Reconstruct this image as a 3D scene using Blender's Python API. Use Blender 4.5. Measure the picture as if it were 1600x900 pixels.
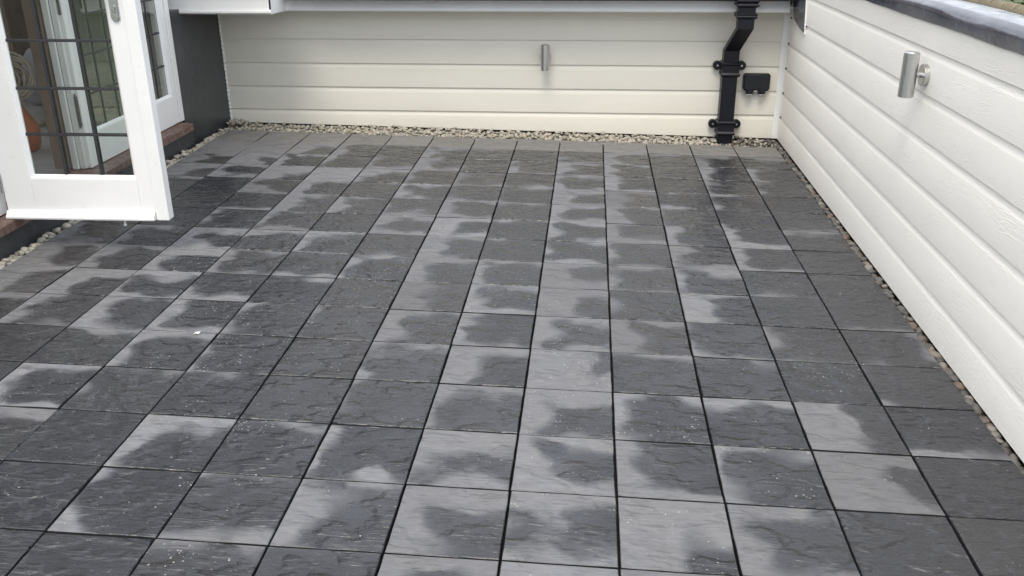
import bpy, bmesh, math, random
from mathutils import Vector, Matrix, noise as mnoise

random.seed(11)
rad = math.radians
for o in list(bpy.data.objects):
    bpy.data.objects.remove(o)
SC = bpy.context.scene
COL = SC.collection

# ------------------------------------------------------------------ camera
cam_d = bpy.data.cameras.new('camera')
cam = bpy.data.objects.new('camera', cam_d)
COL.objects.link(cam)
cR, cU, cF = Vector((.9966, .0827, -.0051)), Vector((-.0272, .3854, .9223)), Vector((-.0782, .9190, -.3863))
cam.matrix_world = Matrix(((cR.x, cU.x, -cF.x, 2.5899), (cR.y, cU.y, -cF.y, -6.3425), (cR.z, cU.z, -cF.z, 1.4798), (0, 0, 0, 1)))
cam_d.sensor_width = 36
cam_d.lens = 31.936
cam_d.clip_start = .05
cam_d.clip_end = 1000
SC.camera = cam

# ------------------------------------------------------------------ world, sun, exposure
SUN_EL, SUN_AZ = 60, 190          # high soft sun behind thin cloud
W = bpy.data.worlds.new('World')
SC.world = W
W.use_nodes = True
wn, wl = W.node_tree.nodes, W.node_tree.links
for n_ in list(wn):
    wn.remove(n_)
w_out = wn.new('ShaderNodeOutputWorld')
w_bg = wn.new('ShaderNodeBackground')
w_sky = wn.new('ShaderNodeTexSky')
w_sky.sky_type = 'NISHITA'
w_sky.sun_disc = False
w_sky.sun_elevation = rad(SUN_EL)
w_sky.sun_rotation = rad(SUN_AZ)
w_sky.dust_density = 3.0
w_mix = wn.new('ShaderNodeMixRGB')          # cloud cover over the blue sky
w_tc = wn.new('ShaderNodeTexCoord')
w_map = wn.new('ShaderNodeMapping')
w_map.inputs['Scale'].default_value = (1, 1, 2.2)
w_ns = wn.new('ShaderNodeTexNoise')
w_ns.inputs['Scale'].default_value = 2.3
w_ns.inputs['Detail'].default_value = 5
w_rp = wn.new('ShaderNodeMapRange')
w_rp.inputs['From Min'].default_value = .35
w_rp.inputs['From Max'].default_value = .62
w_rp.inputs['To Min'].default_value = .62
w_rp.inputs['To Max'].default_value = .97
w_mix.inputs['Color2'].default_value = (8.05, 8.4, 9.1, 1)
wl.new(w_tc.outputs['Generated'], w_map.inputs['Vector'])
wl.new(w_map.outputs[0], w_ns.inputs['Vector'])
wl.new(w_ns.outputs['Fac'], w_rp.inputs['Value'])
wl.new(w_rp.outputs[0], w_mix.inputs['Fac'])
wl.new(w_sky.outputs[0], w_mix.inputs['Color1'])
wl.new(w_mix.outputs[0], w_bg.inputs['Color'])
w_bg.inputs['Strength'].default_value = .115
wl.new(w_bg.outputs[0], w_out.inputs[0])

sun_d = bpy.data.lights.new('sun', 'SUN')
sun_d.energy = 1.25
sun_d.angle = rad(25)
sun_d.color = (1, .93, .83)
sun = bpy.data.objects.new('sun', sun_d)
COL.objects.link(sun)
az = rad(SUN_AZ)
to_sun = Vector((math.sin(az) * math.cos(rad(SUN_EL)), math.cos(az) * math.cos(rad(SUN_EL)), math.sin(rad(SUN_EL))))
sun.rotation_euler = to_sun.to_track_quat('Z', 'Y').to_euler()

SC.view_settings.view_transform = 'Standard'
SC.view_settings.look = 'None'
SC.view_settings.gamma = 1
SC.view_settings.use_curve_mapping = False
SC.view_settings.exposure = 0.92
SC.render.engine = 'CYCLES'
SC.render.resolution_x, SC.render.resolution_y = 1024, 576


# ------------------------------------------------------------------ node helpers
class NT:
    def __init__(s, name):
        s.m = bpy.data.materials.new(name)
        s.m.use_nodes = True
        s.t = s.m.node_tree
        s.n, s.l = s.t.nodes, s.t.links
        s.b = s.n['Principled BSDF']
        s.out = s.n['Material Output']

    def new(s, kind, **kw):
        nd = s.n.new('ShaderNode' + kind)
        for k, v in kw.items():
            setattr(nd, k, v)
        return nd

    def put(s, sock, v):
        if isinstance(v, bpy.types.NodeSocket):
            s.l.new(v, sock)
        else:
            if isinstance(v, tuple) and len(v) == 3 and sock.type == 'RGBA':
                v = v + (1,)
            sock.default_value = v

    def math(s, op, a, b=0., c=None, clamp=False):
        nd = s.new('Math', operation=op, use_clamp=clamp)
        s.put(nd.inputs[0], a)
        s.put(nd.inputs[1], b)
        if c is not None:
            s.put(nd.inputs[2], c)
        return nd.outputs[0]

    def mix(s, f, a, b, mode='MIX'):
        nd = s.new('MixRGB', blend_type=mode)
        s.put(nd.inputs[0], f)
        s.put(nd.inputs[1], a)
        s.put(nd.inputs[2], b)
        return nd.outputs[0]

    def rng(s, v, a, b, c=0., d=1., smooth=False):
        nd = s.new('MapRange', interpolation_type='SMOOTHSTEP' if smooth else 'LINEAR')
        s.put(nd.inputs['Value'], v)
        for k, x in zip(('From Min', 'From Max', 'To Min', 'To Max'), (a, b, c, d)):
            s.put(nd.inputs[k], x)
        return nd.outputs[0]

    def vmap(s, v, scale=(1, 1, 1), loc=(0, 0, 0)):
        nd = s.new('Mapping')
        s.put(nd.inputs['Vector'], v)
        s.put(nd.inputs['Scale'], scale)
        s.put(nd.inputs['Location'], loc)
        return nd.outputs[0]

    def noise(s, v, scale, detail=3, rough=.5, dist=0.):
        nd = s.new('TexNoise')
        s.put(nd.inputs['Vector'], v)
        for k, x in (('Scale', scale), ('Detail', detail), ('Roughness', rough), ('Distortion', dist)):
            s.put(nd.inputs[k], x)
        return nd.outputs['Fac']

    def bump(s, h, strength, dist, normal=None):
        nd = s.new('Bump')
        s.put(nd.inputs['Height'], h)
        s.put(nd.inputs['Strength'], strength)
        s.put(nd.inputs['Distance'], dist)
        if normal is not None:
            s.l.new(normal, nd.inputs['Normal'])
        return nd.outputs[0]

    def obj(s):
        return s.new('TexCoord').outputs['Object']

    def attr(s, name):
        return s.new('Attribute', attribute_type='OBJECT', attribute_name=name).outputs['Fac']

    def set(s, **kw):
        for k, v in kw.items():
            s.put(s.b.inputs[k.replace('_', ' ')], v)
        return s.m


def plain(name, col, rough=.5, var=.06, scale=14., metal=0., bump=0., spec=.5, bscale=120.):
    t = NT(name)
    o = t.obj()
    f = t.noise(o, scale, 4)
    c0 = tuple(max(0, c * (1 - var * 2)) for c in col)
    c1 = tuple(c * (1 + var * 2) for c in col)
    t.set(Base_Color=t.mix(t.rng(f, .3, .7), c0, c1), Roughness=t.rng(t.noise(o, scale * 3, 3), .3, .7, rough * .85, min(1, rough * 1.15)), Metallic=metal, Specular_IOR_Level=spec)
    if bump:
        t.set(Normal=t.bump(t.noise(o, bscale, 3), bump, .002))
    return t.m


# ------------------------------------------------------------------ mesh helpers
def obj(name, bm, mat, parent=None, smooth=False):
    me = bpy.data.meshes.new(name)
    bm.normal_update()
    bm.to_mesh(me)
    bm.free()
    if mat:
        me.materials.append(mat)
    if smooth:
        me.polygons.foreach_set('use_smooth', [True] * len(me.polygons))
    o = bpy.data.objects.new(name, me)
    COL.objects.link(o)
    if parent:
        o.parent = parent
    return o


def tag(o, label=None, cat=None, group=None, kind=None):
    for k, v in (('label', label), ('category', cat), ('group', group), ('kind', kind)):
        if v:
            o[k] = v
    return o


def thing(name, label, cat, loc=(0, 0, 0), rotz=0, group=None):
    o = bpy.data.objects.new(name, None)
    COL.objects.link(o)
    o.empty_display_size = .1
    o.location = loc
    o.rotation_euler = (0, 0, rotz)
    return tag(o, label, cat, group)


def box(x0, x1, y0, y1, z0, z1, bev=0., seg=2, bm=None):
    b = bm or bmesh.new()
    r = bmesh.ops.create_cube(b, size=1, matrix=Matrix.Translation(((x0 + x1) / 2, (y0 + y1) / 2, (z0 + z1) / 2)) @ Matrix.Diagonal((x1 - x0, y1 - y0, z1 - z0, 1)))
    if bev:
        es = list({e for v in r['verts'] for e in v.link_edges})
        bmesh.ops.bevel(b, geom=es, offset=bev, segments=seg, affect='EDGES', profile=.6)
    return b


def prism(pts, axis, a, b_, bm=None):
    """closed outline pts (2-D) extruded along axis ('x','y','z') from a to b_"""
    b = bm or bmesh.new()

    def P(u, v, w):
        return {'x': (w, u, v), 'y': (u, w, v), 'z': (u, v, w)}[axis]
    A = [b.verts.new(P(u, v, a)) for u, v in pts]
    B = [b.verts.new(P(u, v, b_)) for u, v in pts]
    n = len(pts)
    b.faces.new(A)
    b.faces.new(B[::-1])
    for i in range(n):
        b.faces.new((A[i], B[i], B[(i + 1) % n], A[(i + 1) % n]))
    bmesh.ops.recalc_face_normals(b, faces=b.faces[:])
    return b


def cyl(p0, p1, r0, r1=None, n=32, bm=None, caps=True, bev=0.):
    b = bm or bmesh.new()
    p0, p1 = Vector(p0), Vector(p1)
    d = p1 - p0
    M = Matrix.Translation((p0 + p1) / 2) @ d.to_track_quat('Z', 'Y').to_matrix().to_4x4()
    r = bmesh.ops.create_cone(b, cap_ends=caps, segments=n, radius1=r0, radius2=r0 if r1 is None else r1, depth=d.length, matrix=M)
    if bev:
        fs = [f for v in r['verts'] for f in v.link_faces if len(f.verts) > 4]
        es = list({e for f in fs for e in f.edges})
        bmesh.ops.bevel(b, geom=es, offset=bev, segments=2, affect='EDGES')
    return b


def smooth_sharp(o, ang=35):
    me = o.data
    b = bmesh.new()
    b.from_mesh(me)
    for f in b.faces:
        f.smooth = True
    for e in b.edges:
        if len(e.link_faces) == 2 and e.calc_face_angle(0) > rad(ang):
            e.smooth = False
    b.to_mesh(me)
    b.free()
    return o


# ------------------------------------------------------------------ materials
S = .0174                       # fall of the terrace towards the parapet
TILT = math.atan(S)


def fz(x):                      # terrace level at x
    return -S * x


def mat_tile():
    t = NT('riven_slate_paving')
    o = t.obj()
    oi = t.new('ObjectInfo')
    sep = t.new('SeparateXYZ')
    t.l.new(o, sep.inputs[0])
    u = t.math('MULTIPLY_ADD', sep.outputs[0], 1 / .292, .5)
    v = t.math('MULTIPLY_ADD', sep.outputs[1], 1 / .292, .5)
    rv = t.new('CombineXYZ')
    t.put(rv.inputs[0], t.math('MULTIPLY', oi.outputs['Random'], 37.))
    t.put(rv.inputs[1], t.math('MULTIPLY', oi.outputs['Random'], 91.))
    t.put(rv.inputs[2], t.math('MULTIPLY', oi.outputs['Random'], 13.))
    add = t.new('VectorMath', operation='ADD')
    t.l.new(o, add.inputs[0])
    t.l.new(rv.outputs[0], add.inputs[1])
    q = add.outputs[0]
    # damp outline: each slab dries from its edges inwards
    wadd = t.new('VectorMath', operation='ADD')             # runs on across the joints
    t.l.new(o, wadd.inputs[0])
    t.l.new(oi.outputs['Location'], wadd.inputs[1])
    n1 = t.math('SUBTRACT', t.noise(t.vmap(wadd.outputs[0], (.85, 1.1, 1)), 6.8, 1.2, .4), .5)
    n2 = t.math('SUBTRACT', t.noise(q, 38, 3, .55), .5)
    iu, iv = t.math('SUBTRACT', 1., u), t.math('SUBTRACT', 1., v)

    def smax(a, b):
        return t.math('SMOOTH_MAX', a, b, .16)
    s_ = smax(smax(t.math('SUBTRACT', t.attr('dry_l'), u), t.math('SUBTRACT', t.attr('dry_r'), iu)),
              smax(t.math('SUBTRACT', t.attr('dry_t'), iv), t.math('SUBTRACT', t.attr('dry_b'), v)))
    s_ = t.math('MULTIPLY_ADD', n1, .85, t.math('SUBTRACT', s_, .125))
    s_ = t.math('MULTIPLY_ADD', n2, .09, s_)
    s_ = t.math('MULTIPLY_ADD', t.math('SUBTRACT', t.noise(t.vmap(q, (1, 7, 1)), 22, 5, .62, .5), .5), .06, s_)
    soft = t.rng(t.noise(q, 9, 1), .35, .65, .05, .17)
    dry = t.rng(s_, t.math('MULTIPLY', soft, -1.), soft, 0, 1, True)
    halo = t.rng(s_, -.3, .02, 0, 1, True)
    film = t.rng(t.noise(t.vmap(q, (1, 2.2, 1)), 16, 4, .6), .38, .72)
    dry = t.math('MULTIPLY', dry, t.rng(film, 0, 1, 1.0, .72))
    dust = t.attr('dust')
    # riven relief: ledges and fibres running across the slab
    qs = t.vmap(q, (.8, 6.2, 1))
    led = t.noise(qs, 6.5, 3, .5, .35)
    ledv = t.math('MULTIPLY', led, 6.)
    fl = t.math('FLOOR', ledv)
    fr = t.math('FRACT', ledv)
    step = t.math('ADD', fl, t.rng(fr, .0, .26, 0, 1, True))
    gate = t.rng(t.noise(t.vmap(q, (1, 1.6, 1)), 9, 2), .47, .58)
    fib = t.noise(t.vmap(q, (1, 7, 1)), 22, 5, .62, .5)
    fine = t.noise(q, 170, 3, .6)
    rn2 = t.math('FRACT', t.math('MULTIPLY', oi.outputs['Random'], 17.3))
    rel2 = t.math('MULTIPLY', t.rng(t.noise(q, 6.5, 2), .38, .62, .12, 1), t.rng(rn2, 0, 1, .25, 1.))
    wav = t.noise(t.vmap(q, (1, 5.5, 1)), 8.5, 2, .5, .6)
    h = t.math('MULTIPLY_ADD', t.math('MULTIPLY', step, gate), .34, t.math('MULTIPLY', fib, t.math('MULTIPLY_ADD', rel2, .55, .22)))
    h = t.math('MULTIPLY_ADD', fine, .10, h)
    h = t.math('MULTIPLY_ADD', wav, t.math('MULTIPLY', rel2, 1.5), h)
    big = t.noise(q, 5, 1)
    h = t.math('MULTIPLY_ADD', big, 1.0, h)
    crack = t.math('MULTIPLY', t.rng(fr, .0, .15, 1, 0), t.math('MULTIPLY', gate, t.rng(t.noise(q, 14, 2), .42, .58)))
    nearedge = t.rng(fr, .15, .32, 1, 0)
    rim = t.math('MULTIPLY', t.math('MULTIPLY', nearedge, gate), t.math('SUBTRACT', 1., crack))
    # colours
    tone = oi.outputs['Random']
    wet = t.mix(t.rng(fib, .3, .7), (.009, .0096, .0122), (.027, .028, .034))
    wet = t.mix(t.math('MULTIPLY', halo, .5), wet, (.046, .048, .056))
    dryc = t.mix(t.rng(fib, .25, .75), (.155, .156, .163), (.215, .216, .224))
    dryc = t.mix(t.rng(t.noise(q, 7, 3), .35, .7), dryc, (.195, .193, .192))
    c = t.mix(dry, wet, dryc)
    c = t.mix(t.math('MULTIPLY', crack, t.rng(dry, 0, 1, .6, .45)), c, (.008, .012, .013))
    c = t.mix(t.math('MULTIPLY', rim, .09), c, (.16, .16, .16))  # pale highlight painted into the colour along the ledge edges
    c = t.mix(t.rng(tone, 0, 1, 0, .22), c, (.055, .054, .053))
    c = t.mix(t.rng(t.math('FRACT', t.math('MULTIPLY', tone, 7.7)), .55, 1, 0, .30), c, (.048, .043, .040))
    # tan silt where the eave keeps it dry
    silt = t.math('MULTIPLY', dust, t.rng(t.noise(t.vmap(q, (1, 2, 1)), 12, 4, .6), .35, .65, .35, 1))
    c = t.mix(silt, c, (.190, .178, .155))
    # pale grit and mortar crumbs in clusters
    vo = t.new('TexVoronoi', feature='F1')
    t.put(vo.inputs['Vector'], t.vmap(q, (1, 1, .2)))
    t.put(vo.inputs['Scale'], 135.)
    vs = t.new('SeparateXYZ')
    t.l.new(vo.outputs['Color'], vs.inputs[0])
    keep = t.rng(vs.outputs[0], .45, .9)
    dot = t.math('LESS_THAN', vo.outputs['Distance'], t.math('MULTIPLY_ADD', t.math('POWER', vs.outputs[1], 1.7), .30, .12))
    clus = t.rng(t.noise(q, 11, 3, .6), t.math('SUBTRACT', .63, t.math('MULTIPLY', t.attr('grit'), .22)), .78, 0, 1)
    clus = t.math('GREATER_THAN', clus, t.math('MULTIPLY_ADD', vs.outputs[2], .8, .08))
    grit = t.math('MULTIPLY', t.math('MULTIPLY', dot, keep), clus)
    scuff = t.math('MULTIPLY', t.rng(t.noise(t.vmap(q, (1, 3, 1)), 60, 4, .7), .62, .72), t.rng(t.noise(q, 8, 2), .55, .68))
    c = t.mix(t.math('MULTIPLY', scuff, .7), c, (.30, .295, .285))
    c = t.mix(t.math('MULTIPLY', grit, .6), c, (.52, .51, .48))
    rough = t.mix(dry, t.rng(fib, .3, .7, .20, .33), (.78, .78, .78))
    rough = t.mix(silt, rough, (.85, .85, .85))
    t.set(Base_Color=c, Roughness=rough, Specular_IOR_Level=t.rng(dry, 0, 1, .60, .28))
    t.set(Normal=t.bump(h, t.rng(dry, 0, 1, .62, .6), .009))
    return t.m


def mat_board(name, col, grain):
    t = NT(name)
    o = t.obj()
    oi = t.new('ObjectInfo')
    off = t.new('CombineXYZ')
    t.put(off.inputs[0], t.math('MULTIPLY', oi.outputs['Random'], 31.))
    t.put(off.inputs[1], t.math('MULTIPLY', oi.outputs['Random'], 57.))
    a = t.new('VectorMath', operation='ADD')
    t.l.new(o, a.inputs[0])
    t.l.new(off.outputs[0], a.inputs[1])
    q = a.outputs[0]
    w = t.noise(t.vmap(q, (.85, .85, 8)), 3.2, 2, .5, .25)       # embossed cedar figure
    rings = t.math('SINE', t.math('MULTIPLY', w, 95.))
    gate = t.rng(t.noise(t.vmap(q, (1.4, 1.4, 4)), 3.0, 3), .44, .60)
    fine = t.noise(t.vmap(q, (14, 14, 120)), 3, 3, .6)
    h = t.math('ADD', t.math('MULTIPLY', t.math('MULTIPLY', rings, gate), .5), t.math('MULTIPLY', fine, .5))
    d = t.noise(t.vmap(q, (.7, .7, 2.2)), 2.6, 5, .6)
    c = t.mix(t.rng(d, .35, .72), tuple(x * .96 for x in col), tuple(min(1, x * 1.02) for x in col))
    drt = t.math('MULTIPLY', t.rng(t.noise(t.vmap(q, (1.5, 1.5, 5)), 9, 5, .7), .60, .74), .16)
    c = t.mix(drt, c, (.47, .45, .39))
    t.set(Base_Color=c, Roughness=.48, Specular_IOR_Level=.4, Normal=t.bump(h, grain, .0016))
    return t.m


def mat_glass():
    t = NT('window_glass')
    tr = t.new('BsdfTransparent')
    tr.inputs[0].default_value = (.86, .89, .87, 1)
    gl = t.new('BsdfGlossy')
    gl.inputs['Roughness'].default_value = .015
    gl.inputs['Color'].default_value = (.95, .97, .96, 1)
    fr = t.new('Fresnel')
    fr.inputs['IOR'].default_value = 1.62
    nz = t.noise(t.obj(), 5, 1)
    t.l.new(t.bump(nz, .12, .004), gl.inputs['Normal'])
    ge = t.new('NewGeometry')
    f = t.math('MULTIPLY', t.math('MULTIPLY', fr.outputs[0], 1.9, clamp=True), t.math('SUBTRACT', 1., ge.outputs['Backfacing']), clamp=True)
    mx = t.new('MixShader')
    t.l.new(f, mx.inputs[0])
    t.l.new(tr.outputs[0], mx.inputs[1])
    t.l.new(gl.outputs[0], mx.inputs[2])
    t.l.new(mx.outputs[0], t.out.inputs['Surface'])
    return t.m


def mat_pebble(name, stops, rough, dust=(.30, .27, .22)):
    t = NT(name)
    oi, ge = t.new('ObjectInfo'), t.new('NewGeometry')
    r = t.math('FRACT', t.math('ADD', oi.outputs['Random'], ge.outputs['Random Per Island']))
    cr = t.new('ValToRGB')
    cr.color_ramp.interpolation = 'LINEAR'
    el = cr.color_ramp.elements
    while len(el) < len(stops):
        el.new(.5)
    for e, (p, c) in zip(el, stops):
        e.position = p
        e.color = c + (1,)
    t.l.new(r, cr.inputs[0])
    nz = t.noise(t.obj(), 90, 4, .6)
    c = t.mix(t.rng(nz, .35, .7, 0, .35), cr.outputs[0], dust)
    t.set(Base_Color=c, Roughness=rough, Normal=t.bump(nz, .35, .003))
    return t.m


def mat_lead():
    t = NT('grey_lead_sheet')
    o = t.obj()
    n1 = t.noise(o, 6, 5, .6)
    n2 = t.noise(t.vmap(o, (1, .6, 1.6)), 16, 4, .6)
    c = t.mix(t.rng(n1, .35, .68), (.034, .036, .050), (.085, .088, .108))
    sp = t.rng(t.noise(o, 190, 2, .6), .66, .72)
    c = t.mix(t.math('MULTIPLY', sp, t.rng(n2, .45, .6)), c, (.45, .45, .46))
    h = t.math('ADD', n2, t.math('MULTIPLY', t.noise(o, 120, 3), .25))
    t.set(Base_Color=c, Roughness=t.rng(n2, .3, .7, .08, .26), Specular_IOR_Level=.6, Normal=t.bump(h, .22, .005))
    return t.m


def mat_membrane():
    t = NT('dark_grey_membrane')
    o = t.obj()
    n1 = t.noise(o, 3.2, 4, .6)
    c = t.mix(t.rng(n1, .3, .7), (.030, .032, .036), (.060, .062, .066))
    st = t.rng(t.noise(t.vmap(o, (5, 5, .8)), 7, 4, .6), .56, .75)
    c = t.mix(t.math('MULTIPLY', st, .3), c, (.14, .14, .135))
    t.set(Base_Color=c, Roughness=t.rng(n1, .3, .7, .26, .36), Normal=t.bump(t.noise(o, 30, 4), .12, .004))
    return t.m


def mat_sill():
    t = NT('brown_hardwood_sill')
    o = t.obj()
    g = t.noise(t.vmap(o, (6, .6, 6)), 16, 5, .6, .4)
    c = t.mix(t.rng(g, .3, .7), (.085, .045, .034), (.165, .095, .072))
    d = t.rng(t.noise(o, 22, 5, .65), .45, .66)
    c = t.mix(t.math('MULTIPLY', d, .42), c, (.30, .26, .23))
    t.set(Base_Color=c, Roughness=.6, Normal=t.bump(g, .3, .002))
    return t.m


def mat_brushed():
    t = NT('brushed_stainless_steel')
    o = t.obj()
    g = t.noise(t.vmap(o, (1, 1, .02)), 500, 2, .5)
    t.set(Base_Color=(.56, .56, .54), Metallic=1., Roughness=t.rng(g, .3, .7, .26, .40), Normal=t.bump(g, .08, .0005))
    return t.m


def mat_roof():
    t = NT('brown_roof_tile')
    o = t.obj()
    n = t.noise(o, 9, 5, .6)
    c = t.mix(t.rng(n, .3, .7), (.055, .042, .034), (.115, .085, .065))
    t.set(Base_Color=c, Roughness=.75, Normal=t.bump(t.noise(o, 60, 3), .3, .004))
    return t.m


def mat_moss():
    t = NT('mossy_ridge_tile')
    o = t.obj()
    n = t.noise(o, 7, 5, .65)
    c = t.mix(t.rng(n, .35, .65), (.20, .15, .10), (.13, .115, .055))
    c = t.mix(t.rng(t.noise(o, 23, 4), .5, .7), c, (.26, .24, .18))
    t.set(Base_Color=c, Roughness=.85, Normal=t.bump(n, .5, .01))
    return t.m


def mat_leaf():
    t = NT('hedge_leaf')
    ge = t.new('NewGeometry')
    c = t.mix(ge.outputs['Random Per Island'], (.028, .060, .016), (.095, .140, .038))
    t.set(Base_Color=c, Roughness=.6, Specular_IOR_Level=.3)
    return t.m


M = {
    'tile': mat_tile(),
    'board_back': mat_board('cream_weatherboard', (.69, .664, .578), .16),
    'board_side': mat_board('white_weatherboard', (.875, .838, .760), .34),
    'trim': plain('white_trim', (.79, .785, .755), .42, .015, 9),
    'white': plain('white_joinery_paint', (.80, .797, .775), .32, .012, 7),
    'joint_dark': plain('dark_slab_side', (.012, .012, .012), .9),
    'gap_shade': plain('joint_shadow', (.03, .03, .03), .8),  # near-black colour painted in as shade behind the board gaps
    'soffit': plain('grey_white_fascia', (.80, .80, .79), .38, .02, 6),
    'black': plain('black_pipe_coating', (.006, .0065, .011), .40, .12, 20, bump=.05, spec=.3),
    'blackplastic': plain('black_socket_plastic', (.011, .012, .015), .45, .1, 30, bump=.08, spec=.35),
    'steel': mat_brushed(),
    'chrome': plain('satin_handle_metal', (.50, .50, .50), .28, .04, 20, metal=1.),
    'glass': mat_glass(),
    'came': plain('dark_lead_strip', (.045, .045, .050), .45, .1, 40, metal=.3),
    'lead': mat_lead(),
    'membrane': mat_membrane(),
    'sill': mat_sill(),
    'screed': plain('dark_screed', (.030, .029, .027), .9, .2, 20),
    'peb_pale': mat_pebble('pale_pebble', [(0, (.20, .185, .155)), (.25, (.40, .37, .30)), (.5, (.29, .275, .24)), (.75, (.46, .43, .36)), (1, (.33, .29, .22))], .75),
    'peb_mix': mat_pebble('mixed_pebble', [(0, (.035, .034, .031)), (.22, (.11, .10, .085)), (.42, (.05, .045, .038)), (.60, (.24, .22, .185)), (.80, (.13, .085, .055)), (1, (.075, .082, .08))], .42, (.11, .10, .085)),
    'roof': mat_roof(),
    'moss': mat_moss(),
    'leaf': mat_leaf(),
    'bark': plain('bark', (.09, .065, .045), .9, .2, 20),
    'brick': plain('red_brown_brick', (.19, .085, .055), .85, .2, 20),
    'ground': plain('grass_ground', (.06, .085, .03), .95, .2, 2),
    'render': plain('grey_render', (.33, .32, .30), .85, .06, 4),
    'sealant': plain('white_sealant', (.80, .80, .78), .5, .02, 30, bump=.3, bscale=60),
    'room_floor': plain('grey_room_floor', (.50, .47, .48), .5, .1, 6),
    'room_wall': plain('beige_room_wall', (.62, .56, .46), .8, .05, 3),
    'curtain': plain('brown_fabric', (.20, .145, .115), .9, .2, 5),
    'orange': plain('orange_plastic', (.48, .135, .05), .5, .08, 10),
    'rope': plain('pale_cable', (.62, .54, .45), .6, .1, 20),
    'lilac': plain('grey_lilac_cloth', (.36, .34, .40), .85, .1, 8),
    'straw': plain('straw_timber', (.42, .33, .20), .7, .15, 18),
}

# ------------------------------------------------------------------ setting: ground and slab
bm = bmesh.new()
bmesh.ops.create_grid(bm, x_segments=2, y_segments=2, size=400, matrix=Matrix.Translation((0, 0, -3.2)))
tag(obj('ground', bm, M['ground']), kind='structure')

floor = obj('terrace_floor', box(-.60, 4.3, -7.4, .45, -.45, -.052), M['screed'])
floor.rotation_euler = (0, TILT, 0)
tag(floor, kind='structure')
tag(obj('building_base', box(-.6, 4.2, -7.3, .44, -3.19, -.56), M['render']), 'plain rendered storey that carries the roof terrace', 'building')

# ------------------------------------------------------------------ paving slabs
# how far each slab has dried from its left, right, far (T) and near (B) edge, in tenths; A = dry, - = wet
DRY = """
A A A A A A A A A A A A A
A A L6T5 L3T2 T0 L4T3 T1 T0 L2T1B1 L5T4 T3 L3T3 T3
L6T5 L8T6 L3T3 L2 L2B3 L5B3 L1 L2T0B2 L4T2B2 L4T2 - L3 L3
L7T5 L3T3B3 L6T7 A L3T3 L2 L2T1B2 L0B1 L2T2B1 L4T1B2 - L1 L1
L6T3 - L4T2B2 L4T3B2 T1 L3T3B2 L2B2 L1T1 L5T4B3 L6T3 T0B1 L2T2B1 -
- - B2 L5T2 L4T2 L2B3 L4T2B3 T1 L4T3B3 L5T2 L1T1 L1T1 R0B1
L2 - L2B1 L2T1B2 - L3T3B2 L6T3B3 T1 L3T2B2 L2T1B3 L3 L2B3 T3
L4B2 L3T2 L4T3B3 L1T3 L3T3B2 B1 L6T3 T1 L2T2B2 L2T0B1 L4B3 L3B2 -
L5T3B2 L4T3 L4T4 L2T2B2 T1B2 L2T2 L4T3 L3T2 L4T3B3 L2T2B2 L3T3 B2 -
L6T3 L6T5 L2T4B2 L1T1B3 T1 - L5T0 L3T3B2 L7T5 L1T1 L5T3 T1 B1
L3T3 L3T1B1 L4T1B1 L3B2 L2T1 L1 L4T2 L3B1 L4T3B3 L5T3 L2B2 L2B1 R1B1
L2 L1 T2 L2T3 L1T0 - L2T3 L5T3 L9B5 T2 T1 - L1
- L1 L3T3B2 L1T1 T1 - L1T0 L3T3B1 L4T4B2 L3T3 T3 L7 B2
- - T3 - L3T4 T1 L2B2 L2T5B3 L5T4B3 L3B2 L3T2 L8T3B3 -
- - - T0 L2B1 T2B2 L3T3B1 L4T5 L1T4B3 L7T7 L3T2B1 - L0
- - - - - T1 T1 L3T2 L5T6 T7 L2T3 L2 -
- - - - T1 L1 L2T1 L3T2 L4B3 L2T2 L3 L1 -
- - - L1 L2 - L3B1 L2T2 L4T2 L3 L2T1 - -
"""
TAB = {}
for _r, _ln in enumerate(DRY.strip().splitlines()):
    for _c, _tk in enumerate(_ln.split()):
        _d = dict(L=-.3, R=-.3, T=-.3, B=-.3)
        if _tk == 'A':
            _d['L'] = 1.35
        elif _tk != '-':
            for _k in range(0, len(_tk), 2):
                _d[_tk[_k]] = int(_tk[_k + 1]) / 10
        TAB[_r, _c] = (_d['L'], _d['R'], _d['T'], _d['B'])


def tile_mesh(i):
    rnd = random.Random(100 + i)
    bm = bmesh.new()
    hx, hy, c, th = .1464, .1466, .0020, .030
    n = 6
    top = []
    ring0, ring1 = [], []
    pts = []
    for k in range(n):
        pts.append((-1 + 2 * k / n, -1))
    for k in range(n):
        pts.append((1, -1 + 2 * k / n))
    for k in range(n):
        pts.append((1 - 2 * k / n, 1))
    for k in range(n):
        pts.append((-1, 1 - 2 * k / n))
    wob = [rnd.uniform(-.0009, .0009) for _ in pts]
    T = [bm.verts.new((x * (hx - c + w), y * (hy - c + w), 0)) for (x, y), w in zip(pts, wob)]
    E_ = [bm.verts.new((x * (hx + w), y * (hy + w), -c * rnd.uniform(.7, 1.4))) for (x, y), w in zip(pts, wob)]
    B = [bm.verts.new((x * hx, y * hy, -th)) for x, y in pts]
    bm.faces.new(T)
    N = len(pts)
    for a, b in ((T, E_), (E_, B)):
        for k in range(N):
            bm.faces.new((a[k], b[k], b[(k + 1) % N], a[(k + 1) % N]))
    bmesh.ops.recalc_face_normals(bm, faces=bm.faces[:])
    me = bpy.data.meshes.new('paving_slab')
    bm.to_mesh(me)
    bm.free()
    me.materials.append(M['tile'])
    me.materials.append(M['joint_dark'])  # near-black colour for the slab sides in the joints
    for p in me.polygons:
        if abs(p.normal.z) < .3:
            p.material_index = 1
    return me


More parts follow.
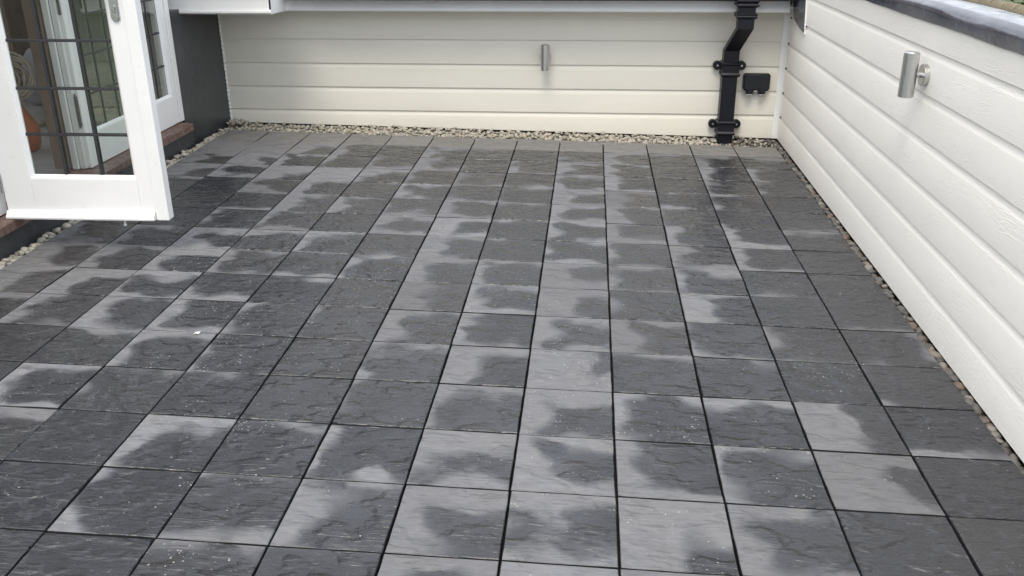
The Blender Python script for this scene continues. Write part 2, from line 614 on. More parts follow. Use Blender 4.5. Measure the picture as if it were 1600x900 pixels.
tmesh = [tile_mesh(i) for i in range(6)]
tr = random.Random(5)
for r in range(22):
    for c in range(13):
        o = bpy.data.objects.new('paving_slab', tmesh[tr.randrange(6)])
        COL.objects.link(o)
        o.parent = floor
        o.location = (c * .3 + .15 + tr.uniform(-.001, .001), -r * .3 - .15 + tr.uniform(-.0013, .0013), tr.uniform(-.0012, .0008))
        o.rotation_euler = (tr.gauss(0, .0042), tr.gauss(0, .0042), tr.gauss(0, .0022))
        if c == 0:
            o.scale.x = 1.035
            o.location.x -= .005
        d = TAB.get((r, c))
        if d is None:
            d = (tr.uniform(.0, .45), tr.choice((0, 0, .1)), tr.uniform(-.1, .25), tr.uniform(-.1, .25))
        o['dry_l'], o['dry_r'], o['dry_t'], o['dry_b'] = d
        o['dust'] = .75 if r == 0 else (.3 if r == 1 and c < 3 else (.2 if c == 0 and r < 10 else 0.))
        o['grit'] = max(0., tr.gauss(.35, .3)) + (.35 if c in (3, 4, 5) else 0)

# ------------------------------------------------------------------ weatherboards
STEP = .1695
Z1 = .107                       # first joint


def board_profile(z0, z1, h_face=None, d=.018, last=False):
    """(distance from wall, height) outline of one board, cove at its top"""
    pts = [(0, z0), (d - .002, z0), (d, z0 + .002)]
    if last:
        pts += [(d, z1 - .002), (d - .002, z1), (0, z1)]
        return pts
    zc = z1 - .036
    pts += [(d, zc)]
    for k in range(1, 6):
        a = k / 5
        pts.append((d - .010 * math.sin(a * math.pi / 2) ** 1.25, zc + .034 * a))
    pts += [(d - .010, z1 + .012), (0, z1 + .012)]
    return pts


# back wall ----------------------------------------------------------
YB = .25
XL = -.08
back = thing('house_wall', 'cream weatherboard house wall under a low white eave', 'wall', (-.08, YB, 0))


def rel(o, root):
    o.location = -root.location
    return o


rel(obj('wall_core', box(-.30, 4.16, YB + .004, YB + .14, -.45, .99), M['gap_shade'], back), back)
zs = [Z1 + STEP * k for k in range(6)]
for k in range(6):
    bm = bmesh.new()
    z0 = zs[k - 1] if k else -.07
    z1 = zs[k]
    pr = board_profile(z0, z1)
    prism([(YB - d, z) for d, z in pr], 'x', -.078, 3.912, bm)
    if k == 0:                   # lowest board is cut to the fall of the paving
        for v in bm.verts:
            if v.co.z < z0 + .004:
                v.co.z += fz(v.co.x) + .004 + .07 + .002
    bm.normal_update()
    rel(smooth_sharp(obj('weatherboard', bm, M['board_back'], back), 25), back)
# corner trim
pr = [(3.908, YB - .024), (3.952, YB - .024), (3.952, YB - .040), (3.964, YB - .040), (3.964, YB), (3.908, YB)]
rel(obj('corner_trim', prism(pr, 'z', fz(3.94) + .008, .86), M['trim'], back), back)
# sealant bead on the left end
bm = bmesh.new()
for i in range(26):
    z = .02 + i * .031
    w = .010 + .004 * mnoise.noise((0, 0, z * 40))
    bmesh.ops.create_icosphere(bm, subdivisions=1, radius=1, matrix=Matrix.Translation((-.074, YB - .018, z)) @ Matrix.Diagonal((w, .008, .022, 1)))
rel(obj('sealant_bead', bm, M['sealant'], back, True), back)

# eave: ogee fascia, soffit, black gutter and tiled roof
YF = .055
og = [(YF + .03, .826), (YF, .826), (YF - .004, .830), (YF - .006, .842), (YF - .002, .852), (YF + .004, .866), (YF + .012, .884), (YF + .014, .905), (YF + .010, .930), (YF + .030, .930)]
rel(smooth_sharp(obj('fascia_moulding', prism(og, 'x', .487, 3.905), M['soffit'], back), 50), back)
rel(obj('soffit', box(-.08, 3.925, YF + .012, YB - .003, .850, .862), M['soffit'], back), back)
gp = []
for k in range(13):
    a = math.pi * k / 12
    gp.append((-.028 - .058 * math.cos(a), .964 - .058 * math.sin(a)))
gp += [(.024 - k * 0, .964) for k in range(1)] + [(.024 - .052 * (1 - math.cos(math.pi * k / 12)), .964 - .052 * math.sin(math.pi * k / 12)) for k in range(0, 13)][1:]
gut = [(y, z) for y, z in gp]
rel(obj('gutter', prism(gut, 'x', .51, 3.955), M['black'], back), back)
# roof slope (above the frame, seen in the wet slabs)
rl = [(-.02, .985), (2.4, 2.22), (2.4, 2.14), (.05, .945)]
rel(obj('roof', prism(rl, 'x', -.30, 4.16), M['roof'], back), back)
# return eave over the left corner
YL = -.30
rp = [(YL, .872), (YL - .006, .872), (YL - .006, .866), (YL - .010, .862), (YL - .010, .850), (YL - .004, .845), (YL, .843), (YL + .016, .843), (YL + .016, .98), (YL, .98)]
rel(obj('return_fascia', prism(rp, 'x', XL - .128, .502), M['white'], back), back)
rel(obj('return_soffit', prism([(XL - .128, YL + .016), (.498, YL + .016), (.484, YF + .03), (.484, YF + .08), (XL - .128, YF + .08)], 'z', .8385, .8425), M['soffit'], back), back)
bm = bmesh.new()
A_ = [(.502, YL), (.486, YF + .02)]
vs_ = [bm.verts.new(p) for p in ((.502, YL, .843), (.486, YF + .02, .8265), (.486, YF + .02, .98), (.502, YL, .98), (.490, YL, .843), (.470, YF + .02, .8265), (.470, YF + .02, .98), (.490, YL, .98))]
for f_ in ((0, 1, 2, 3), (7, 6, 5, 4), (0, 4, 5, 1), (3, 2, 6, 7), (0, 3, 7, 4), (1, 5, 6, 2)):
    bm.faces.new([vs_[k] for k in f_])
bmesh.ops.recalc_face_normals(bm, faces=bm.faces[:])
rel(obj('return_side', bm, M['soffit'], back), back)
rel(obj('return_gutter', box(XL - .128, .50, YL - .03, YF, .983, 1.04, .012), M['black'], back), back)

# right parapet ------------------------------------------------------
par = thing('parapet_wall', 'white wood-grain weatherboard parapet with a grey lead coping', 'wall', (3.9635, .25, 0), -.007)
obj('wall_core', box(.004, .11, -7.5, .0, -.45, 1.04), M['gap_shade'], par)
zr = [Z1 + STEP * k for k in range(6)]
for k in range(7):
    z0 = zr[k - 1] if k else -.062
    last = k == 6
    z1 = 1.07 if last else zr[k]
    pr = board_profile(z0, z1, last=last)
    bm = prism([(-d, z) for d, z in pr], 'y', -7.5, -.052)
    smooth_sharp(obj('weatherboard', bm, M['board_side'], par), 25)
    if 0 < k:
        obj('end_gap_shade', box(-.0185, -.010, -.058, -.048, z0 - .013, z0 + .002), M['gap_shade'], par)  # dark box put in for the shade in the open board end
obj('edge_trim', box(-.021, 0, -.0515, -.041, -.058, 1.05, .002), M['trim'], par)
# lead coping with a rolled front edge
cp = [(-.019, 1.062), (-.026, 1.054)]
for k in range(9):
    a = math.pi * (1 - k / 16)
    cp.append((.012 + .040 * math.cos(a), 1.092 + .040 * math.sin(a)))
cp += [(.060, 1.134), (.125, 1.128), (.134, 1.118), (.134, 1.05), (.118, 1.05), (.118, 1.072), (-.010, 1.072)]
bm = bmesh.new()
L0, L1, NS = -7.5, -.30, 120
rings = []
for i in range(NS + 1):
    y = L0 + (L1 - L0) * i / NS
    ring = []
    for j, (x, z) in enumerate(cp):
        f = 1. if 1 <= j <= 13 else 0
        nx = mnoise.noise((y * 2.3, j * .35, 1.7)) * .0045 + mnoise.noise((y * 9, j * .6, 5.)) * .0016
        nz = mnoise.noise((y * 2.1, j * .4, 9.1)) * .0035 + mnoise.noise((y * 11, j * .5, 3.)) * .0014
        if j >= 11 and j <= 12:
            nx += mnoise.noise((y * 3.1, 4.2, 8.)) * .014
        ring.append(bm.verts.new((x + nx * f, y, z + nz * f)))
    rings.append(ring)
for a, b in zip(rings, rings[1:]):
    for j in range(len(cp)):
        k = (j + 1) % len(cp)
        bm.faces.new((a[j], a[k], b[k], b[j]))
bm.faces.new(rings[0])
bm.faces.new(rings[-1][::-1])
bmesh.ops.recalc_face_normals(bm, faces=bm.faces[:])
smooth_sharp(obj('lead_coping', bm, M['lead'], par), 50)
# lead flap at the corner with its bead of sealant
fl = [(-.13, 1.05), (-.145, .90), (-.185, .81), (-.22, .787), (-.40, .755), (-.53, .742), (-.548, .76), (-.51, .85), (-.477, .93), (-.45, 1.05)]
bm = prism([(y, z) for y, z in fl], 'x', -.030, -.0195)
bmesh.ops.bevel(bm, geom=bm.edges[:], offset=.002, segments=1, affect='EDGES')
obj('lead_flap', bm, M['lead'], par)
bm = bmesh.new()
for i in range(20):
    z = .735 + i * .016
    y = -.552 + .085 * (i / 20) + .008 * mnoise.noise((z * 30, 2, 2))
    w = .008 * (1.6 if i < 4 else 1)
    bmesh.ops.create_icosphere(bm, subdivisions=1, radius=1, matrix=Matrix.Translation((-.021, y, z)) @ Matrix.Diagonal((.006, w, .014, 1)))
obj('sealant_bead', bm, M['sealant'], par, True)

# ------------------------------------------------------------------ left house side
XL = -.08
left = thing('dormer_wall', 'dark grey membrane-clad dormer wall beside the glazed doors', 'wall', (XL, -.5, 0))
cp_ = [(XL - .26, -.441), (XL - .050, -.441), (XL - .040, -.306), (XL - .26, -.306)]
rel(obj('cladding', prism(cp_, 'z', -.30, .872), M['membrane'], left), left)
cp_ = [(XL - .26, -.3058), (XL - .040, -.3058), (XL, YB - .002), (XL - .26, YB - .002)]
rel(obj('cladding', prism(cp_, 'z', -.30, .838), M['membrane'], left), left)
rel(obj('upper_wall', box(XL - .26, XL - .13, -.441, YB - .002, .875, 2.35), M['render'], left), left)
rel(obj('upstand', box(XL - .20, XL - .0015, -3.6, -.4425, -.30, .106), M['membrane'], left), left)
rel(obj('near_wall', box(XL - .20, XL - .046, -2.72, -2.5755, .17, 2.35), M['render'], left), left)
rel(obj('dormer_roof', box(XL - 3.0, XL + .12, -2.8, YB + .1, 2.36, 2.48), M['membrane'], left), left)

fr = thing('door_frame', 'white door frame on a dusty brown hardwood sill', 'door frame', (XL, -1.6, .106))
zt = 2.25
# sill with a slight weathering slope
rel(obj('sill', prism([(XL + .030, .110), (XL + .030, .148), (XL + .024, .154), (XL - .15, .168), (XL - .15, .110)], 'y', -3.3, -.490), M['sill'], fr), fr)
rel(obj('jamb', box(XL - .15, XL - .046, -.500, -.4425, .166, zt, .003), M['white'], fr), fr)
rel(obj('mullion', box(XL - .15, XL - .058, -.957, -.922, .166, zt, .003), M['white'], fr), fr)
rel(obj('jamb', box(XL - .15, XL - .044, -2.575, -2.462, .166, zt, .003), M['white'], fr), fr)
rel(obj('head', box(XL - .15, XL - .046, -2.461, -.5005, zt - .06, zt, .003), M['white'], fr), fr)
rel(obj('shaded_reveal', box(XL - .24, XL - .152, -1.71, -1.682, .166, zt - .06, .003), M['curtain'], fr), fr)  # dark brown colour stands in for the shade on the reveal


def leaf(name, label, W_, Z0, Z1_, zb, st_l, st_r, nx, hz, loc, rotz, front_sign=-1, extras=True):
    """door leaf in local xz-plane: x 0..W, outside face at y=0, thickness towards +y"""
    t = thing(name, label, 'door', loc, rotz)
    th = .054
    top = Z1_ - .11
    obj('stile', box(0, st_l, 0, th, Z0, Z1_, .004), M['white'], t)
    obj('stile', box(W_ - st_r, W_, 0, th, Z0, Z1_, .004), M['white'], t)
    obj('bottom_rail', box(st_l, W_ - st_r, .001, th - .001, Z0, zb, .002), M['white'], t)
    obj('top_rail', box(st_l, W_ - st_r, .001, th - .001, top, Z1_, .002), M['white'], t)
    # glazing beads (sloped moulding round the glass)
    x0, x1 = st_l, W_ - st_r
    b = .016
    for nm, pts, ax, lo, hi in (
            ('glazing_bead', [(x0, .004), (x0 + .004, .004), (x0 + b, .018), (x0, .018)], 'z', zb, top),
            ('glazing_bead', [(x1, .004), (x1 - .004, .004), (x1 - b, .018), (x1, .018)], 'z', zb, top),
            ('glazing_bead', [(.004, zb), (.004, zb + .004), (.018, zb + b), (.018, zb)], 'x', x0 + .002, x1 - .002),
            ('glazing_bead', [(.004, top), (.004, top - .004), (.018, top - b), (.018, top)], 'x', x0 + .002, x1 - .002)):
        obj(nm, prism(pts, ax, lo, hi), M['white'], t)
    pane = obj('glass_pane', box(x0, x1, .020, .034, zb, top), M['glass'], t)
    w = .0055
    for i in range(1, nx):
        x = x0 + (x1 - x0) * i / nx
        obj('lead_strip', box(x - w * 1.3, x + w * 1.3, .0165, .0195, zb + .005, top - .005, .001, 1), M['came'], t)
        obj('lead_strip', box(x - w * 1.3, x + w * 1.3, .0345, .0375, zb + .005, top - .005, .001, 1), M['came'], t)
    z = zb + hz[0]
    while z < top - .06:
        obj('lead_strip', box(x0 + .003, x1 - .003, .0160, .0190, z - w, z + w, .001, 1), M['came'], t)
        obj('lead_strip', box(x0 + .003, x1 - .003, .0350, .0380, z - w, z + w, .001, 1), M['came'], t)
        z += hz[1]
    return t


# open leaf: hinged on the near jamb, swung out square to the wall
op = leaf('glazed_door', 'white glazed door swung open over the paving, drip bar along its foot', .765, .152, 2.16, .345, .138, .125, 3, (.2, .2065), (-.092, -2.505, 0), rad(1.2))
obj('drip_bar', prism([(0, .156), (-.030, .158), (-.032, .166), (-.012, .192), (0, .194)], 'x', .002, .706), M['white'], op)
obj('meeting_strip', box(.710, .768, -.006, .0, .1535, 2.15, .003), M['white'], op)
pl = bmesh.new()
pts = []
for k in range(9):
    a = math.pi + math.pi * k / 8
    pts.append((.672 + .019 * math.cos(a), 1.040 + .019 + .019 * math.sin(a)))
for k in range(9):
    a = math.pi * k / 8
    pts.append((.672 + .019 * math.cos(a), 1.26 + .019 * math.sin(a)))
prism(pts, 'y', -.009, -.0005, pl)
bmesh.ops.bevel(pl, geom=[e for e in pl.edges if all(abs(v.co.y + .009) < 1e-5 for v in e.verts)], offset=.003, segments=2, affect='EDGES')
hp = obj('handle_plate', pl, M['chrome'], op)
obj('lock_cylinder', cyl((.672, -.016, 1.100), (.672, -.008, 1.100), .0085, n=20, bev=.001, bm=box(.6675, .6765, -.0145, -.008, 1.078, 1.098, .002)), M['chrome'], hp)
hd = cyl((.672, -.055, 1.20), (.672, -.008, 1.20), .009, n=16)
box(.560, .684, -.064, -.046, 1.190, 1.210, .006, bm=hd)
obj('lever', hd, M['chrome'], hp)
for z in (.32, 1.1, 1.9):
    obj('hinge', cyl((-.004, -.006, z - .045), (-.004, -.006, z + .045), .007, n=12), M['chrome'], op)

cl = leaf('glazed_door', 'white glazed door closed between the open doorway and the narrow sidelight', .715, .166, 2.16, .345, .105, .115, 3, (.2, .2065), (-.129, -1.676, 0), rad(90))
# local x runs along +Y, local +y runs into the house (-X)
obj('rebate_step', box(-.018, -.0002, .022, .0535, .167, 2.15, .003), M['white'], cl)
obj('rebate_step', box(-.036, -.0182, .0545, .088, .167, 2.15, .003), M['white'], cl)
bl = box(-.011, -.0005, .006, .018, .40, .56, .002)
cyl((-.012, .012, .39), (-.012, .012, .575), .0045, n=10, bm=bl)
obj('flush_bolt', bl, M['came'], cl)
obj('flush_bolt', box(-.009, -.0005, .006, .018, .98, 1.12, .002), M['came'], cl)
side = leaf('fixed_sidelight', 'narrow white fixed sidelight at the dark cladding end of the doorway', .418, .166, 2.16, .347, .055, .060, 2, (.2, .2065), (-.132, -.921, 0), rad(90))
side['category'] = 'window'

# room behind the doors ----------------------------------------------
room = thing('room_interior', 'dim room behind the glazed doors with pale walls', 'room', (-1.5, -.6, 0))
rel(obj('room_floor', box(-3.2, -.285, -3.6, 2.2, .02, .118), M['room_floor'], room), room)
for b_ in ((-3.6, 2.2, .02, .80), (-3.6, 2.2, 2.10, 2.29), (-3.6, -2.2, .802, 2.098), (.9, 2.2, .802, 2.098)):   # unseen opening added on the far side to brighten the room with daylight
    rel(obj('room_wall', box(-3.3, -3.202, *b_), M['room_wall'], room), room)
rel(obj('room_wall', box(-3.2, -.285, 2.202, 2.3, .02, 2.4), M['room_wall'], room), room)
rel(obj('room_wall', box(-3.2, -.285, -3.7, -3.602, .02, 2.4), M['room_wall'], room), room)
rel(obj('room_wall', box(-.282, -.27, -.40, 2.2, .3, 2.4), M['room_wall'], room), room)
rel(obj('ceiling', box(-3.3, -.27, -3.7, 2.3, 2.30, 2.355), M['room_wall'], room), room)
bm = bmesh.new()
n = 60
top_, bot_ = [], []
for i in range(n + 1):
    x = -3.15 + 1.25 * i / n
    y = 2.05 + .05 * math.sin(i * .9) + .02 * math.sin(i * 2.3)
    top_.append(bm.verts.new((x, y, 2.2)))
    bot_.append(bm.verts.new((x, y - .03, .14)))
for i in range(n):
    bm.faces.new((bot_[i], bot_[i + 1], top_[i + 1], top_[i]))
bmesh.ops.solidify(bm, geom=bm.faces[:], thickness=.01)
tag(obj('curtain', bm, M['curtain'], smooth=True), 'dark brown curtain hanging inside the room', 'curtain')
ch = obj('storage_cabinet', box(-2.7, -1.75, .35, .80, .122, 1.35, .01), M['curtain'])
tag(ch, 'dark brown cabinet standing inside behind the cable', 'cabinet')
bm = bmesh.new()
bmesh.ops.create_icosphere(bm, subdivisions=3, radius=1)
for v in bm.verts:
    k = v.co.z
    w = 1 - .45 * max(0, k)
    v.co = Vector((v.co.x * .115 * w, v.co.y * .105 * w, .19 * k)) * (1 + .06 * mnoise.noise(v.co * 2.2))
    if v.co.z < -.115:
        v.co.z = -.115
og_ = obj('slumped_sack', bm, M['orange'], smooth=True)
og_.location = (-.845, -1.15, .235)
tag(og_, 'orange slumped sack on the floor inside the doorway', 'sack')
cv = bmesh.new()
rr = random.Random(3)
for k in range(9):
    R0 = rr.uniform(.10, .17)
    cx, cy, cz = rr.uniform(-.03, .03), rr.uniform(-.03, .03), .012 + k * .020
    tl = Matrix.Rotation(rr.uniform(-.18, .18), 4, 'X') @ Matrix.Rotation(rr.uniform(-.18, .18), 4, 'Y')
    ring = []
    for i in range(28):
        a = 2 * math.pi * i / 28
        row = []
        for j in range(6):
            b = 2 * math.pi * j / 6
            row.append(cv.verts.new(tl @ Vector((cx + (R0 + .009 * math.cos(b)) * math.cos(a), cy + (R0 + .009 * math.cos(b)) * math.sin(a), cz + .009 * math.sin(b))) + Vector((0, 0, .03))))
        ring.append(row)
    for i in range(28):
        for j in range(6):
            cv.faces.new((ring[i][j], ring[(i + 1) % 28][j], ring[(i + 1) % 28][(j + 1) % 6], ring[i][(j + 1) % 6]))
coil = obj('cable_coil', cv, M['rope'], smooth=True)
coil.location = (-1.62, .02, .30)
coil.rotation_euler = (rad(62), 0, rad(30))
tag(coil, 'pale coil of cable leaning against the cabinet indoors', 'cable')
for k in range(5):
    b_ = obj('timber_batten', box(-.30, .30, -.022, .022, 0, .018, .002), M['straw'])
    b_.location = (-1.02 + .02 * (k % 2), -.28 + .05 * k, .1195 + .0185 * (k % 3))
    b_.rotation_euler = (0, 0, rad(60 + 9 * k))
    tag(b_, 'straw coloured timber batten loose on the room floor', 'batten', 'loose battens on the room floor')
bm = bmesh.new()
bmesh.ops.create_icosphere(bm, subdivisions=3, radius=1)
for v in bm.verts:
    v.co = Vector((v.co.x * .16, v.co.y * .14, max(-.12, v.co.z * .30))) * (1 + .16 * mnoise.noise(v.co * 3))
bag = obj('cloth_bundle', bm, M['lilac'], smooth=True)
bag.location = (-1.75, .62 - .3, .25)
bag.location = (-1.52, .30, .245)
tag(bag, 'grey lilac cloth bundle on the room floor', 'cloth')

# ------------------------------------------------------------------ downpipe
dp = thing('downpipe', 'black square downpipe with an offset neck and eared collars', 'downpipe', (3.565, .17, -.07))


def pipe_seg(path, half):
    bm = bmesh.new()
    rings = []
    for x, y, z in path:
        rings.append([bm.verts.new((x + sx * half, y + sy * half, z)) for sx, sy in ((-1, -1), (1, -1), (1, 1), (-1, 1))])
    for a, b in zip(rings, rings[1:]):
        for k in range(4):
            bm.faces.new((a[k], a[(k + 1) % 4], b[(k + 1) % 4], b[k]))
    bm.faces.new(rings[0][::-1])
    bm.faces.new(rings[-1])
    bmesh.ops.recalc_face_normals(bm, faces=bm.faces[:])
    bmesh.ops.bevel(bm, geom=[e for e in bm.edges if abs((e.verts[0].co - e.verts[1].co).z) > .01], offset=.004, segments=2, affect='EDGES')
    return bm


PX, PY = 3.563, .176
UX, UY = 3.606, -.035
rel(obj('pipe', pipe_seg([(PX, PY, -.085), (PX, PY, .5)], .051), M['black'], dp), dp)
rel(obj('offset_neck', pipe_seg([(PX, PY, .5005), (PX, PY, .565), (UX, UY, .735), (UX, UY, .80)], .0515), M['black'], dp), dp)
rel(obj('outlet', pipe_seg([(UX, UY, .8005), (UX, UY, .93)], .054), M['black'], dp), dp)


def collar(x, y, z0, z1, half, flare=.014):
    """socket with a moulded rim at both ends"""
    prof = [(half + .006, z0), (half + flare, z0 + .010), (half + flare, z0 + .016), (half + .007, z0 + .028), (half + .007, z1 - .026), (half + flare, z1 - .014), (half + flare, z1 - .008), (half + .006, z1)]
    bm = bmesh.new()
    rings = []
    for h, z in prof:
        rings.append([bm.verts.new((x + sx * h, y + sy * h, z)) for sx, sy in ((-1, -1), (1, -1), (1, 1), (-1, 1))])
    for a, b in zip(rings, rings[1:]):
        for k in range(4):
            bm.faces.new((a[k], a[(k + 1) % 4], b[(k + 1) % 4], b[k]))
    bm.faces.new(rings[0][::-1])
    bm.faces.new(rings[-1])
    bmesh.ops.recalc_face_normals(bm, faces=bm.faces[:])
    return bm


for zc in (.445, .035):
    c_ = rel(obj('collar', collar(PX, PY, zc - .055, zc + .045, .051), M['black'], dp), dp)
    for sx in (-1, 1):
        ex = PX + sx * .083
        bm = cyl((ex, YB - .0185, zc + .012), (ex, YB - .060, zc + .012), .030, n=24, bev=.003)
        box(min(ex, PX + sx * .056), max(ex, PX + sx * .056), YB - .058, YB - .020, zc - .010, zc + .034, .002, bm=bm)
        ear = rel(obj('fixing_ear', bm, M['black'], dp), dp)
        b2 = obj('bolt', cyl((ex, YB - .0605, zc + .012), (ex, YB - .066, zc + .012), .0065, n=12), M['chrome'], ear)
rel(obj('collar', collar(UX, UY, .800, .838, .051, .016), M['black'], dp), dp)
rel(obj('collar', collar(UX, UY, .872, .925, .054, .018), M['black'], dp), dp)

# ------------------------------------------------------------------ wall lamps


def lamp(label, c, n, zmid, wall_d):
    """tube light: c = tube centre (x,y,z), n = direction towards the wall"""
    t = thing('wall_lamp', label, 'wall lamp', c, 0, 'cylindrical steel wall lamps')
    r, h = .0305, .086
    n = Vector(n)
    bm = cyl((0, 0, -h), (0, 0, h), r, n=40, bev=.0015)
    smooth_sharp(obj('tube', bm, M['steel'], t), 40)
    lid = bmesh.new()
    cyl((0, 0, h + .0002), (0, 0, h + .004), r * .93, r * .80, n=40, bm=lid)
    obj('cap', lid, M['steel'], t)
    obj('lens', cyl((0, 0, -h - .0030), (0, 0, -h - .0002), r * .86, n=32), M['trim'], t)
    obj('seam_ring', cyl((0, 0, h - .020), (0, 0, h - .0185), r + .0006, n=40), M['chrome'], t)
    p = n * wall_d
    pl = smooth_sharp(obj('back_plate', cyl(p - n * .021, p - n * .0004, .0425, n=40, bev=.002), M['steel'], t), 40)
    obj('stem', cyl(n * (r - .002), p - n * .0205, .011, n=20), M['chrome'], t)
    for s in (-1, 1):
        side_ = n.cross(Vector((0, 0, 1))) * s * .024
        obj('screw', cyl(p - n * .0265 + side_, p - n * .0212 + side_, .005, n=12), M['chrome'], pl)
    return t


lamp('brushed steel tube lamp on the cream wall under the eave', (2.2785, .150, .508), (0, 1, 0), .5, YB - .018 - .150)
lamp('brushed steel tube lamp on the white grained parapet wall', (3.857, -2.565, .858), (1, 0, 0), .5, .0685)

# ------------------------------------------------------------------ outdoor socket box
so = thing('outdoor_socket', 'black outdoor socket box beside the downpipe', 'socket', (3.757, YB - .018, .28))
out = [(-.092, .022), (-.092, .112), (-.082, .124), (.082, .124), (.092, .112), (.092, .022), (.078, .006), (.066, .004), (.066, -.016), (.020, -.016), (.018, .010), (-.018, .010), (-.020, -.016), (-.066, -.016), (-.066, .004), (-.078, .006)]
bm = prism(out, 'y', -.062, -.020)
bmesh.ops.bevel(bm, geom=[e for e in bm.edges if all(abs(v.co.y + .062) < 1e-5 for v in e.verts)], offset=.010, segments=3, affect='EDGES')
smooth_sharp(obj('cover', bm, M['blackplastic'], so), 40)
bm = prism([(x * .95, z * .97 + .001) for x, z in out if z > .0], 'y', -.0195, -.0006)
obj('back_box', bm, M['blackplastic'], so)
for s in (-1, 1):
    obj('latch', box(s * .044 - .021, s * .044 + .021, -.058, -.022, -.030, -.0165, .003), M['chrome'], so)
obj('catch', box(-.010, .010, -.045, -.022, -.006, .009, .002), M['chrome'], so)

# ------------------------------------------------------------------ pebble margins
gm = obj('gravel_margin', box(-.078, 3.955, .006, YB + .002, -.050, -.040), M['screed'])
gm.rotation_euler = (0, TILT, 0)
tag(gm, kind='structure')
pm = []
for i in range(9):
    rnd = random.Random(40 + i)
    bm = bmesh.new()
    bmesh.ops.create_icosphere(bm, subdivisions=2, radius=.5)
    sx, sy, sz = rnd.uniform(.95, 1.35), rnd.uniform(.75, 1.0), rnd.uniform(.55, .8)
    for v in bm.verts:
        k = 1 + .28 * mnoise.noise(v.co * 2.6 + Vector((i * 7, 0, 0))) + .10 * mnoise.noise(v.co * 6 + Vector((i * 3, 1, 0)))
        v.co = Vector((v.co.x * sx, v.co.y * sy, v.co.z * sz)) * k
    me = bpy.data.meshes.new('pebble')
    bm.to_mesh(me)
    bm.free()
    me.polygons.foreach_set('use_smooth', [True] * len(me.polygons))
    pm.append(me)
pm_pale = [m for m in pm]
for m in pm_pale:
    m.materials.append(M['peb_pale'])
pm_mix = []
for m in pm:
    k = m.copy()
    k.materials.clear()
    k.materials.append(M['peb_mix'])
    pm_mix.append(k)
peb = []                          # (score, x, y, z, size, kind)
rnd = random.Random(77)
camp = Vector((2.59, -6.34, 1.48))


def add_peb(x, y, z, s, kind):
    d = (Vector((x, y, z)) - camp).length
    peb.append((s / d, x, y, z, s, kind))


# back margin: two loose layers, heaped a little against the wall
y = .022
while y < .235:
    x = -.062
    while x < 3.93:
        s = rnd.uniform(.023, .038)
        heap = .012 * max(0, (y - .09) / .12)
        add_peb(x, y + rnd.uniform(-.008, .008), -.026 + heap + rnd.uniform(-.006, .006), s, 0 if x < 3.60 + rnd.uniform(-.1, .1) else 2)
        x += s * rnd.uniform(.82, 1.12)
    y += .026
for k in range(330):
    x, y = rnd.uniform(-.06, 3.92), rnd.uniform(.03, .225)
    add_peb(x, y, -.006 + .014 * max(0, (y - .08) / .14) + rnd.uniform(-.004, .006), rnd.uniform(.022, .036), 0 if x < 3.5 else 2)
for k in range(26):               # heap in the far left corner
    add_peb(rnd.uniform(-.065, .02), rnd.uniform(.12, .225), rnd.uniform(.0, .030), rnd.uniform(.024, .038), 0)
# left margin
y = .0
while y > -3.5:
    for xx in (-.058, -.026):
        s = rnd.uniform(.026, .046)
        add_peb(xx + rnd.uniform(-.006, .008), y + rnd.uniform(-.010, .010), rnd.uniform(-.020, -.008), s, 0)
    if rnd.random() < .5:
        add_peb(rnd.uniform(-.06, -.02), y, rnd.uniform(.000, .008), rnd.uniform(.024, .042), 0)
    y -= rnd.uniform(.024, .036)
# parapet margin
y = .18
while y > -7.2:
    s = rnd.uniform(.028, .052)
    wallx = 3.9435 - .007 * (.25 - y)
    xm = (3.9015 + wallx) / 2
    add_peb(xm + rnd.uniform(-.008, .010), y, rnd.uniform(-.018, -.006), s, 1)
    add_peb(wallx - .010, y + rnd.uniform(-.02, .02), rnd.uniform(-.018, -.006), rnd.uniform(.020, .032), 1)
    if rnd.random() < .6:
        add_peb(xm + rnd.uniform(-.012, .012), y + rnd.uniform(-.02, .02), rnd.uniform(-.034, -.016), rnd.uniform(.014, .026), 1)
    y -= s * rnd.uniform(.72, .95)


def visible(x, y):
    # roughly inside the picture and not in the part outside its lower edge
    return y > -4.3


peb.sort(key=lambda p: -(p[0] if visible(p[1], p[2]) else p[0] * .01))
bmS = [bmesh.new(), bmesh.new()]
for i, (sc, x, y, z, s, kind) in enumerate(peb):
    mixed = kind == 1 or (kind == 2 and rnd.random() < .6)
    src = rnd.choice(pm_mix if mixed else pm_pale)
    mt = Matrix.Translation((x, y, z)) @ Matrix.Rotation(rnd.uniform(0, 6.28), 4, 'Z') @ Matrix.Rotation(rnd.uniform(-.45, .45), 4, 'X') @ Matrix.Rotation(rnd.uniform(-.45, .45), 4, 'Y') @ Matrix.Scale(s, 4)
    if i < 290:
        o = bpy.data.objects.new('pebble', src)
        COL.objects.link(o)
        o.parent = gm
        o.matrix_local = mt
    else:
        b = bmS[1 if mixed else 0]
        n0 = len(b.verts)
        b.from_mesh(src)
        b.verts.ensure_lookup_table()
        bmesh.ops.transform(b, matrix=mt, verts=b.verts[n0:])
for b, mk in zip(bmS, ('peb_pale', 'peb_mix')):
    tag(obj('small_pebbles', b, M[mk], gm, True), kind='stuff')

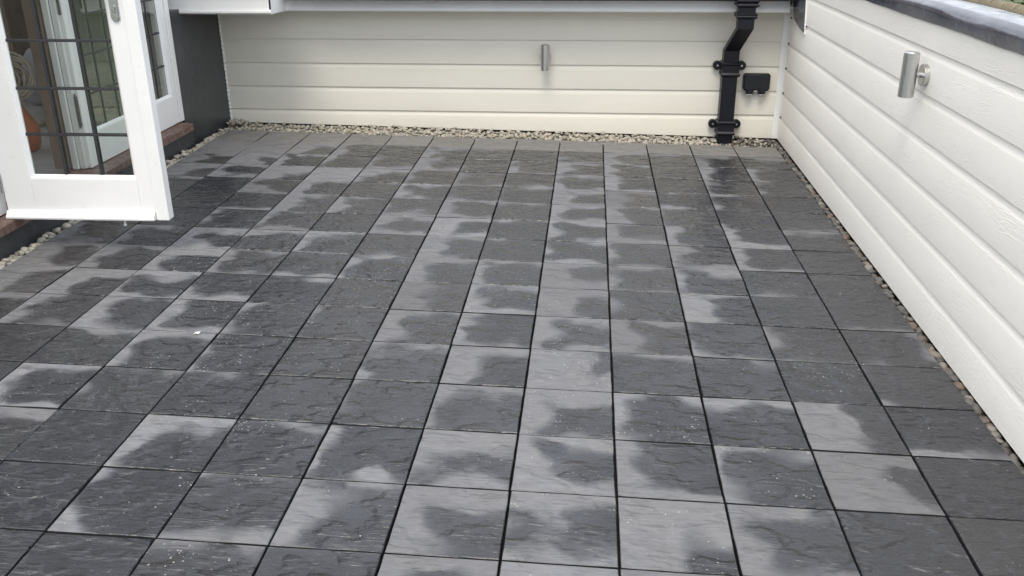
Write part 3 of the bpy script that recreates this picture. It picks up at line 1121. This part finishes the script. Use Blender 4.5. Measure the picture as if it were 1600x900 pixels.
# ------------------------------------------------------------------ beyond the parapet
nb = thing('neighbour_roof', 'neighbouring tiled roof with a mossy half-round ridge beyond the parapet', 'roof', (9.0, 8.0, -3.19))
obj('house_block', box(-3.0, 3.0, -6.0, 6.0, 0, 1.4), M['render'], nb)
for s in (-1, 1):
    obj('roof_slope', prism([(0, 3.22), (s * 3.3, 1.30), (s * 3.3, 1.22), (0, 3.14)], 'y', -6.3, 4.4), M['roof'], nb)
y = -6.3
k = 0
while y < 4.2:
    bm = bmesh.new()
    pts = [(.135 * math.cos(math.pi * i / 12), .115 * math.sin(math.pi * i / 12)) for i in range(13)]
    prism(pts, 'y', 0, .44, bm)
    o = smooth_sharp(obj('ridge_tile', bm, M['moss'], nb), 40)
    o.location = (0, y, 3.17 + .008 * (k % 2))
    y += .445
    k += 1
obj('chimney', box(-.35, .35, 4.45, 5.2, 1.2, 3.9), M['brick'], nb)

hd_ = thing('hedge_tree', 'dense green garden tree behind the mossy ridge', 'tree', (13.5, 14.5, -3.19))
obj('trunk', cyl((0, 0, 0), (0, 0, 2.6), .22, .10, n=12), M['bark'], hd_)
lr = random.Random(8)
bm = bmesh.new()
cl_ = [(Vector((lr.gauss(0, 2.4), lr.gauss(0, 3.0), lr.uniform(1.4, 5.2))), lr.uniform(.5, 1.1)) for _ in range(70)]
for k in range(9000):
    c0, r0 = lr.choice(cl_)
    d = Vector((lr.gauss(0, 1), lr.gauss(0, 1), lr.gauss(0, 1))).normalized() * r0 * lr.uniform(.5, 1)
    p = c0 + d
    q = Vector((lr.gauss(0, 1), lr.gauss(0, 1), lr.gauss(0, 1))).to_track_quat('Z', 'Y').to_matrix()
    a = lr.uniform(.05, .10)
    bm.faces.new([bm.verts.new(p + q @ Vector(t_)) for t_ in ((-a, 0, 0), (0, -a * .5, .01), (a, 0, 0), (0, a * .5, .01))])
obj('crown', bm, M['leaf'], hd_)

# ------------------------------------------------------------------ little things
bm = bmesh.new()
vv = [bm.verts.new(p) for p in ((-.012, -.006, .001), (.010, -.008, .002), (.014, .004, .006), (.002, .009, .003), (-.011, .007, .001))]
bm.faces.new(vv)
bmesh.ops.solidify(bm, geom=bm.faces[:], thickness=-.0012)
sc_ = obj('paper_scrap', bm, M['trim'])
sc_.location = (1.122, -3.316, fz(1.122) + .0035)
tag(sc_, 'small white scrap of paper lying on a wet slab', 'paper')
tip = cyl((.545, .012, .128), (.545, .012, .1515), .0035, n=10)
bmesh.ops.create_icosphere(tip, subdivisions=2, radius=.008, matrix=Matrix.Translation((.545, .012, .124)))
obj('bolt_tip', tip, M['trim'], op)
